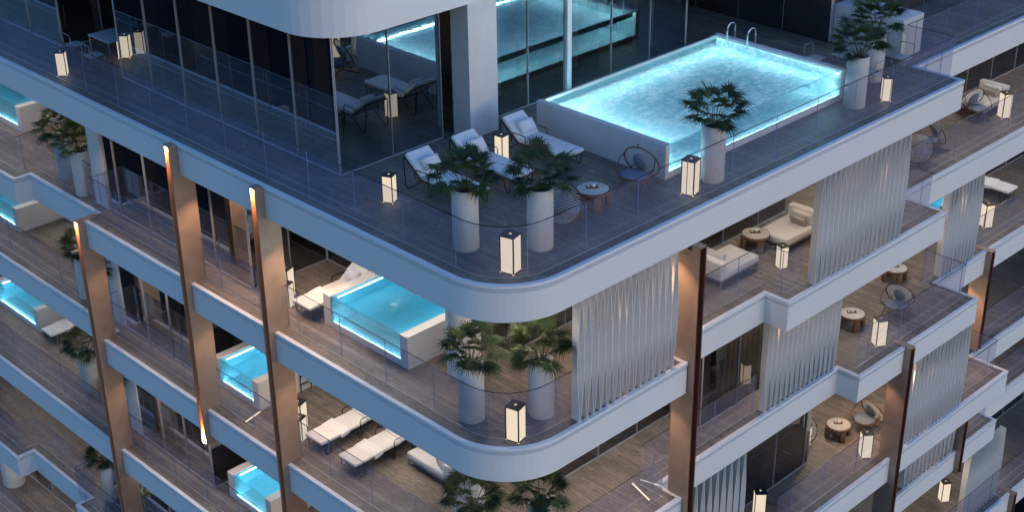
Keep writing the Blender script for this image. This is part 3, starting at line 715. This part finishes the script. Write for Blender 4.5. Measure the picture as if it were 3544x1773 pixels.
def make_table():
    root = empty('round_coffee_table'); tag(root, 'x', 'table')
    t = MB(); t.lathe([(0, .435), (.355, .435), (.36, .44), (.36, .447), (.352, .452), (0, .452)], 44); t.build('stone_tabletop', M['stone'], root)
    a = MB(); a.lathe([(.0, .36), (.375, .36), (.382, .37), (.382, .445), (.362, .45), (.362, .43), (0, .43)], 44); a.build('apron', M['wood'], root)
    for k in range(4):
        T = Matrix.Rotation(R(45 + 90 * k), 4, 'Z'); l = MB(); l.rbox(.30, .40, -.085, .085, 0, .365, .008, T=T, seg=2); l.build('leg', M['wood'], root)
    return root
def make_tray():
    root = empty('serving_tray'); tag(root, 'x', 'tray')
    t = MB(); t.box(-.14, .14, -.06, .06, 0, .012); t.box(-.14, .14, -.065, -.06, 0, .025); t.box(-.14, .14, .06, .065, 0, .025); t.build('board', M['wood'], root)
    c = MB(); c.lathe([(0, .014), (.035, .014), (.045, .03), (.048, .065), (.042, .07), (.02, .09), (0, .092)], 18, c=(.03, .01, 0)); c.tube([(.07, .01, .06), (.1, .01, .075)], .008, 5); c.build('teapot', M['ceramic'], root)
    c = MB(); c.lathe([(0, .014), (.02, .014), (.03, .045), (.026, .045), (.018, .02)], 14, c=(-.08, .0, 0)); c.build('cup', M['ceramic'], root)
    return root
def make_daybed(L=1.5, W=1.0):
    root = empty('daybed'); tag(root, 'x', 'sofa')
    # foot at x=0, back at x=L
    f = MB(); f.box(0.0, L + .1, 0, W, .20, .23); f.build('frame', M['chairmetal'], root)
    for x in (.04, L + .04):
        for y in (.04, W - .04):
            l = MB(); l.box(x - .015, x + .015, y - .015, y + .015, 0, .2); l.build('leg', M['chairmetal'], root)
    m = MB(); m.rbox(0.0, L, 0.0, W, .232, .42, .045); m.build('seat_mattress', M['greyfab2'], root)
    b = MB(); b.rbox(L - .12, L + .12, 0, W, .235, .74, .05); b.build('backrest', M['greyfab2'], root)
    T = Matrix.Translation((L - .18, .08, .425)) @ Matrix.Rotation(R(-18), 4, 'Y')
    c = MB(); c.rbox(-.14, 0, 0, .62, 0, .38, .05, T=T); c.build('back_cushion', M['greyfab2'], root)
    T = Matrix.Translation((L - .36, .14, .425)) @ Matrix.Rotation(R(-24), 4, 'Y')
    c = MB(); c.rbox(-.1, 0, 0, .5, 0, .28, .04, T=T); c.build('throw_cushion', M['greyfab'], root)
    return root
M['greyfab2'] = simple('oat_fabric', (.60, .585, .57), .9, var=.05, scale=8, bump=.3, bscale=220)
def make_mchair():
    root = empty('metal_chair'); tag(root, 'x', 'chair')  # faces +X
    f = MB(); r = .011; w = .21
    for s in (-w, w):
        f.tube([(-.2, s, 0), (-.21, s, .45), (-.24, s, .80)], r, 5); f.tube([(.2, s, 0), (.2, s, .44)], r, 5)
        f.tube([(-.21, s, .43), (.2, s, .43)], r, 5)
    f.tube([(-.24, -w, .8), (-.24, w, .8)], r, 5); f.tube([(-.21, -w, .43), (-.21, w, .43)], r, 5); f.tube([(.2, -w, .43), (.2, w, .43)], r, 5)
    f.build('frame', M['chairmetal'], root)
    s = MB(); s.rbox(-.2, .2, -.21, .21, .44, .465, .008, seg=2); s.build('seat', M['chairmetal2'], root)
    return root
M['chairmetal2'] = simple('pale_metal', (.42, .42, .43), .5, metal=.1)
def make_dtable(X, Y):
    root = empty('dining_table'); tag(root, 'x', 'table')
    t = MB(); t.rbox(0, X, 0, Y, .71, .74, .006, seg=2); t.build('tabletop', M['chairmetal2'], root)
    for x in (.03, X - .03):
        for y in (.03, Y - .03): l = MB(); l.box(x - .015, x + .015, y - .015, y + .015, 0, .71); l.build('leg', M['chairmetal'], root)
    return root

def reflection_bar(x0, y0, x1, y1, z, label):  # bars added on the deck in place of reflections in the railing glass
    d = Vector((x1 - x0, y1 - y0)); Lb = d.length; a = math.atan2(d.y, d.x)
    root = empty('reflection_bar', (x0, y0, z), a); m = MB(); m.box(0, Lb, -.03, .03, 0, .018); m.build('reflection_bar_base', M['black'], root)
    q = MB(); q.box(.01, Lb - .01, -.026, .026, .0185, .024); q.build('diffuser', M['reflbar'], root)  # glowing top of the added bar, stands in for the reflection
    tag(root, label, 'light', 'glowing bars standing in for railing reflections')
M['reflbar'] = emis('reflection_bar_glow', (1, .86, .66), .62)
reflection_bar(17.98, 28.95, 18.56, 29.09, Z[2] + .002, 'slim white bar imitating a railing reflection beside the plunge pool, left of the tallest fin')
reflection_bar(23.18, 19.71, 22.94, 18.92, Z[2] + .002, 'slim white bar imitating a railing reflection left of the copper fin, bottom centre')
# lanterns ----------------------------------------------------------
LG = 'glowing floor lanterns on the terraces'
lan = make_lantern()
def lantern(lv, x, y, rz, label, sc=1.): return place(lan, x, y, Z[lv], rz, label, LG, sc)
lantern(0, 18.74, 19.38, 15, 'large lit lantern at the rounded rooftop corner, in front of two palm pots')
lantern(0, 24.28, 19.18, 15, 'large lit lantern on the rooftop deck between hoop chair and the lone palm pot')
lantern(0, 32.36, 19.2, 40, 'small lit lantern on the rooftop deck right of the pool, beside two palm pots', .76)
lantern(0, 19.22, 23.8, 25, 'small lit lantern on the rooftop deck left of the three loungers', .78)
lantern(0, 22.62, 23.65, 5, 'small lit lantern standing between the second and third rooftop loungers', .78)
lantern(0, 18.28, 36.82, 48, 'lit lantern by the glass railing at the upper left, near the metal chairs', .8)
lantern(0, 20.2, 36.75, 8, 'lit lantern under the end of the dining table at the upper left', .8)
lantern(1, 18.55, 19.1, 15, 'large lit lantern at the rounded corner one floor below the rooftop')
lantern(1, 29.05, 19.78, 68, 'lit lantern beside the railing corner in front of the two daybeds', .74)
lantern(1, 42.66, 20.92, 60, 'lit lantern at the upper right edge beside a grey daybed')
lantern(1, 18.935, 27.835, 20, 'lit lantern behind the tallest copper fin, the farther of two by a lounger foot')
lantern(1, 18.655, 27.425, 20, 'smaller lit lantern behind the tallest copper fin, the nearer of two by a lounger foot', .78)
lantern(2, 18.85, 27.68, 20, 'lit lantern left of the towel loungers, farther one beside the copper fin')
lantern(2, 18.58, 27.28, 20, 'smaller lit lantern left of the towel loungers, nearer one beside the copper fin', .8)
lantern(2, 33.36, 19.15, 60, 'lit lantern in front of the round table and hoop chair on the right balcony')
lantern(2, 42.54, 20.92, 62, 'lit lantern right of the slat screen by a lounger at the right edge')
lantern(2, 28.98, 20.62, 55, 'dim lantern behind dark glass between the copper fin and a slat screen', .75)
lantern(3, 33.34, 19.16, 50, 'lit lantern beside the copper fin in front of a round table, lower right')
lantern(3, 28.72, 19.65, 45, 'lit lantern at the bottom edge right of the lowest slat screen')
lantern(3, 28.55, 20.75, 20, 'dim lantern behind glass next to the lowest slat screen', .8)
lantern(3, 32.5, 20.75, 20, 'partly hidden lantern beside the shell chair at the lower right', .9)
lantern(5, 43.1, 21.25, 55, 'lit lantern on the dark terrace at the lower right edge')
# L1 lantern behind screen end
lantern(1, 33.15, 19.2, 30, 'lit lantern mostly hidden behind the right end of the long slat screen', .9)

# palms -------------------------------------------------------------
PG = 'fan palms in tall white cylinder pots'
pa, pb = make_palm(1), make_palm(2)
def palm(pr, lv, x, y, rz, label, sc=1.): return place(pr, x, y, Z[lv], rz, label, PG, sc)
palm(pa, 0, 18.83, 20.83, 0, 'fan palm in pale cylinder pot, left of the pair at the rooftop corner')
palm(pb, 0, 19.95, 19.72, 40, 'fan palm in pale cylinder pot, right of the pair at the rooftop corner')
palm(pb, 0, 25.2, 19.28, 110, 'lone fan palm in pale cylinder pot in front of the rooftop pool')
palm(pa, 0, 31.42, 19.55, 200, 'fan palm in blue-lit cylinder pot at the right end of the rooftop pool')
palm(pb, 0, 33.42, 20.32, 300, 'fan palm in cylinder pot before the white counter, behind and right of another palm')
palm(pa, 1, 18.42, 20.35, 130, 'fan palm under the rooftop corner, left of the pair one floor down')
palm(pb, 1, 19.62, 19.38, 250, 'fan palm under the rooftop corner, right of the pair one floor down')
palm(pb, 2, 18.45, 20.45, 70, 'fan palm at the bottom edge, left of the lowest corner pair')
palm(pa, 2, 19.68, 19.5, 320, 'fan palm at the bottom edge, right of the lowest corner pair')
palm(pa, 1, 18.86, 38.72, 30, 'fan palm in cylinder pot at the upper left beside the pool wall')
palm(pb, 1, 18.62, 37.3, 200, 'fan palm in cylinder pot at the upper left, in front of its neighbour')
palm(pb, 2, 18.75, 36.75, 20, 'fan palm half hidden behind the left copper fin, second floor down')
palm(pa, 2, 18.72, 38.4, 120, 'dark fan palm in shade left of the top of the left copper fin')
palm(pa, 3, 18.8, 39.45, 90, 'bright fan palm in cylinder pot beside a lounger at the left')
palm(pb, 3, 18.75, 36.82, 10, 'fan palm seen between the left copper fin and dark glass')
palm(pa, 4, 18.75, 36.8, 60, 'fan palm low behind the left copper fin at the bottom')
palm(pb, 4, 18.6, 38.8, 150, 'small tip of a fan palm left of the copper fin near the bottom')
palm(pb, 3, 41.9, 21.0, 60, 'fan palm in cylinder pot right of the copper fin at the right edge')
palm(pa, 3, 43.0, 22.0, 250, 'fan palm in cylinder pot at the right edge, behind its neighbour')

# loungers ----------------------------------------------------------
SG = 'white cushioned sun loungers'
lo = make_lounger()
def lounge(lv, x, y, rz, label, pr=lo): return place(pr, x, y, Z[lv], rz, label, SG)
lounge(0, 20.32, 22.0, 0, 'white lounger with pillow nearest the rooftop glass corner')
lounge(0, 21.75, 22.0, 0, 'white lounger in the middle of the three on the rooftop, behind the palm pots')
lounge(0, 23.42, 22.0, 0, 'white lounger with pillow beside the rooftop pool wall')
lounge(1, 18.48, 26.62, -90, 'cream lounger between copper fin and small pool one floor down')
lf = make_lounger(False, True)
lounge(2, 18.42, 26.52, -90, 'flat cream lounger with folded towel, left of two on the lower terrace', lf)
lounge(2, 18.42, 25.15, -90, 'flat cream lounger with folded towel, right of two on the lower terrace', lf)
lounge(3, 19.27, 43.2, -90, 'white lounger with towel beside the left edge pool', lf)
lounge(2, 19.4, 40.4, -90, 'white lounger end peeking out left of the copper fin top', lf)
lounge(2, 45.0, 21.3, 0, 'grey lounger with towel at the right edge behind a lantern', lf)
def towel(x, y, z, rz, label):
    m = MB(); rnd = random.Random(int(x * 10)); nx, ny = 12, 26; vs = []
    for i in range(nx + 1):
        for j in range(ny + 1):
            u = i / nx - .5; v = j / ny - .5; xx = u * (.36 + .08 * v) + .10 * v; l = v * .98; e = .365
            yy, zz = (l, 0) if abs(l) < e else (math.copysign(e + .012, l), -(abs(l) - e))
            vs.append((xx, yy, zz + .008 * math.sin(u * 26 + v * 9) * (1 if zz == 0 else 0) + .004))
    fs = [(i * (ny + 1) + j, (i + 1) * (ny + 1) + j, (i + 1) * (ny + 1) + j + 1, i * (ny + 1) + j + 1) for i in range(nx) for j in range(ny)]
    m.add(vs, fs, 0, True)
    m.add([(a * .62 + .05, b * .6 - .05, .014 + .006 * math.sin(a * 30)) if abs(b) < .6 else (a, b, c) for a, b, c in vs], fs, 0, True)
    o = m.build('folded_towel', M['ceramic2']); o.location = (x, y, z); o.rotation_euler = (0, 0, R(rz))
    tag(o, label, 'towel', 'white towels on the loungers')
M['ceramic2'] = simple('white_towel', (.78, .78, .78), .95, bump=.4, bscale=150)
towel(19.18, 26.52, Z[2] + .452, 8, 'white towel across the left lounger of the lower terrace')
towel(19.18, 25.15, Z[2] + .452, 8, 'white towel across the right lounger of the lower terrace')
towel(19.2, 26.62, Z[1] + .452, 8, 'white towel on the lounger beside the small pool')
towel(45.0, 22.2, Z[2] + .452, 98, 'white towel on the lounger at the right edge')
towel(20.0, 43.2, Z[3] + .452, 8, 'white towel on the lounger beside the left edge pool')

# chairs and tables -------------------------------------------------
CG = 'hoop-backed woven chairs around the coffee tables'
rc = make_rattan()
def rch(lv, x, y, rz, label): return place(rc, x, y, Z[lv], rz, label, CG)
rch(0, 23.6, 20.2, 102, 'hoop-backed woven chair with slate cushions by the pool corner, right of the stone table')
rch(0, 21.1, 20.05, -70, 'hoop-backed woven chair half hidden behind the right corner palm pot')
rch(2, 35.2, 19.75, 100, 'hoop-backed woven chair behind the lantern on the right balcony')
rch(3, 34.6, 19.95, 80, 'woven chair with pale cushion right of the lowest round table')
rch(3, 32.6, 20.95, -60, 'shell chair with slate cushion left of the lowest round table')
rch(1, 37.4, 20.9, -60, 'woven chair behind railing nearest the long slat screen, upper right')
rch(1, 38.6, 21.2, 60, 'woven chair behind railing at upper right, between two others')
rch(1, 41.9, 21.55, 160, 'woven chair standing against the grey daybed at upper right')
TG = 'round stone-topped coffee tables'
tb = make_table(); ty = make_tray()
for lv, x, y, l in ((0, 22.2, 20.28, 'round coffee table on the rooftop between palm pot and hoop chair'), (1, 29.45, 20.95, 'round coffee table between the two daybeds'),
                    (2, 33.68, 20.3, 'round coffee table behind the balcony lantern on the right'), (2, 37.08, 21.0, 'round coffee table half hidden under the white slab edge, right balcony'),
                    (3, 33.64, 20.34, 'round coffee table on the lower right terrace between two woven chairs')):
    place(tb, x, y, Z[lv], 12, l, TG)
    place(ty, x + .02, y + .04, Z[lv] + .453, -42, 'tray with teapot on the ' + ' '.join(l.split()[1:12]), 'tea trays on the coffee tables')
db = make_daybed()
place(db, 29.68, 20.1, Z[1], 0, 'grey upholstered daybed with dark cushion right of the round table', 'upholstered daybeds')
o = place(db, 28.52, 21.12, Z[1], 180, 'pale daybed left of the round table, behind the copper fin', 'upholstered daybeds')
place(db, 41.98, 21.3, Z[1], 0, 'grey daybed at the upper right edge beside a lantern', 'upholstered daybeds')
place(db, 19.74, 24.35, Z[2], 270, 'pale daybed with cushions right of the two towel loungers', 'upholstered daybeds')
mc = make_mchair()
MG = 'thin metal dining chairs'
place(mc, 19.22, 37.73, 0, 0, 'thin metal chair at the upper left, the one farther from the table corner', MG)
place(mc, 19.12, 36.5, 0, 0, 'thin metal chair at the upper left, nearest the glass railing and dining table', MG)
place(mc, 34.42, 20.05, 0, 180, 'thin metal chair in front of the white counter, upper right', MG)
place(mc, 32.85, 20.0, 0, 90, 'thin metal chair between the two palm pots at the far end of the pool', MG)
place(mc, 32.75, 21.75, 0, -90, 'thin metal chair back seen just beyond the far end of the pool', MG)
dt = make_dtable(.95, 1.12); place(dt, 19.5, 36.3, 0, 0, 'pale rectangular dining table at the upper left by dark glass', 'dining tables on the roof')
dt2 = make_dtable(1.5, .5); place(dt2, 32.6, 20.65, 0, 0, 'dark low-lit dining table behind the right rooftop palms', 'dining tables on the roof')
m = MB(); m.rbox(35.28, 36.32, 20.62, 22.9, .004, 1.15, .008, seg=2)
o = m.build('white_counter', M['stucco']); tag(o, 'plain white counter block behind the right rooftop palms', 'counter')

# ------------------------------------------------------------------ camera
def basis(yaw, pitch, roll):
    cy, sy, cp, sp = math.cos(yaw), math.sin(yaw), math.cos(pitch), math.sin(pitch)
    f = Vector((cy * cp, sy * cp, -sp)); r = Vector((sy, -cy, 0)); u = r.cross(f)
    c, s = math.cos(roll), math.sin(roll)
    return c * r + s * u, -s * r + c * u, f
r_, u_, f_ = basis(.80118, .47484, -.014368)
cam = bpy.data.cameras.new('camera'); cam.sensor_width = 36; cam.lens = 5103.8 / 3544 * 36; cam.clip_end = 2000; cam.clip_start = .5
co = bpy.data.objects.new('camera', cam); COL.objects.link(co)
co.matrix_world = Matrix(((r_.x, u_.x, -f_.x, 0), (r_.y, u_.y, -f_.y, 0), (r_.z, u_.z, -f_.z, 14.2), (0, 0, 0, 1)))
S.camera = co

# ------------------------------------------------------------------ light
w = bpy.data.worlds.new('World'); S.world = w; w.use_nodes = True
nt = w.node_tree; nt.nodes.clear(); L = nt.links
out = N(nt, 'ShaderNodeOutputWorld'); bg = N(nt, 'ShaderNodeBackground'); sky = N(nt, 'ShaderNodeTexSky'); sky.sky_type = 'NISHITA'; sky.sun_disc = False
EL, ROT = 6., 172.
TINT, SKYS, SUNS = (1.02, 1.22, 1.62), .15, .05
sky.sun_elevation = R(EL); sky.sun_rotation = R(ROT); sky.air_density = 1.2; sky.dust_density = .6; sky.ozone_density = 3.5
tn = N(nt, 'ShaderNodeVectorMath', operation='MULTIPLY'); tn.inputs[1].default_value = TINT; L.new(sky.outputs[0], tn.inputs[0]); L.new(tn.outputs[0], bg.inputs[0]); bg.inputs[1].default_value = SKYS; L.new(bg.outputs[0], out.inputs[0])
sl = bpy.data.lights.new('dusk_glow', 'SUN'); sl.energy = SUNS; sl.angle = R(50); sl.color = (1, .80, .74)
so = bpy.data.objects.new('dusk_glow', sl); COL.objects.link(so)
az = R(ROT); d = Vector((math.sin(az) * math.cos(R(EL)), math.cos(az) * math.cos(R(EL)), math.sin(R(EL))))
so.rotation_euler = d.to_track_quat('Z', 'Y').to_euler()

S.view_settings.view_transform = 'Standard'; S.view_settings.look = 'None'; S.view_settings.exposure = 1; S.view_settings.gamma = 1
S.render.engine = 'CYCLES'
cy = S.cycles
cy.use_denoising = True; cy.max_bounces = 8; cy.diffuse_bounces = 5; cy.glossy_bounces = 4; cy.transmission_bounces = 6; cy.transparent_max_bounces = 16
cy.sample_clamp_indirect = 6; cy.caustics_refractive = True; cy.caustics_reflective = False
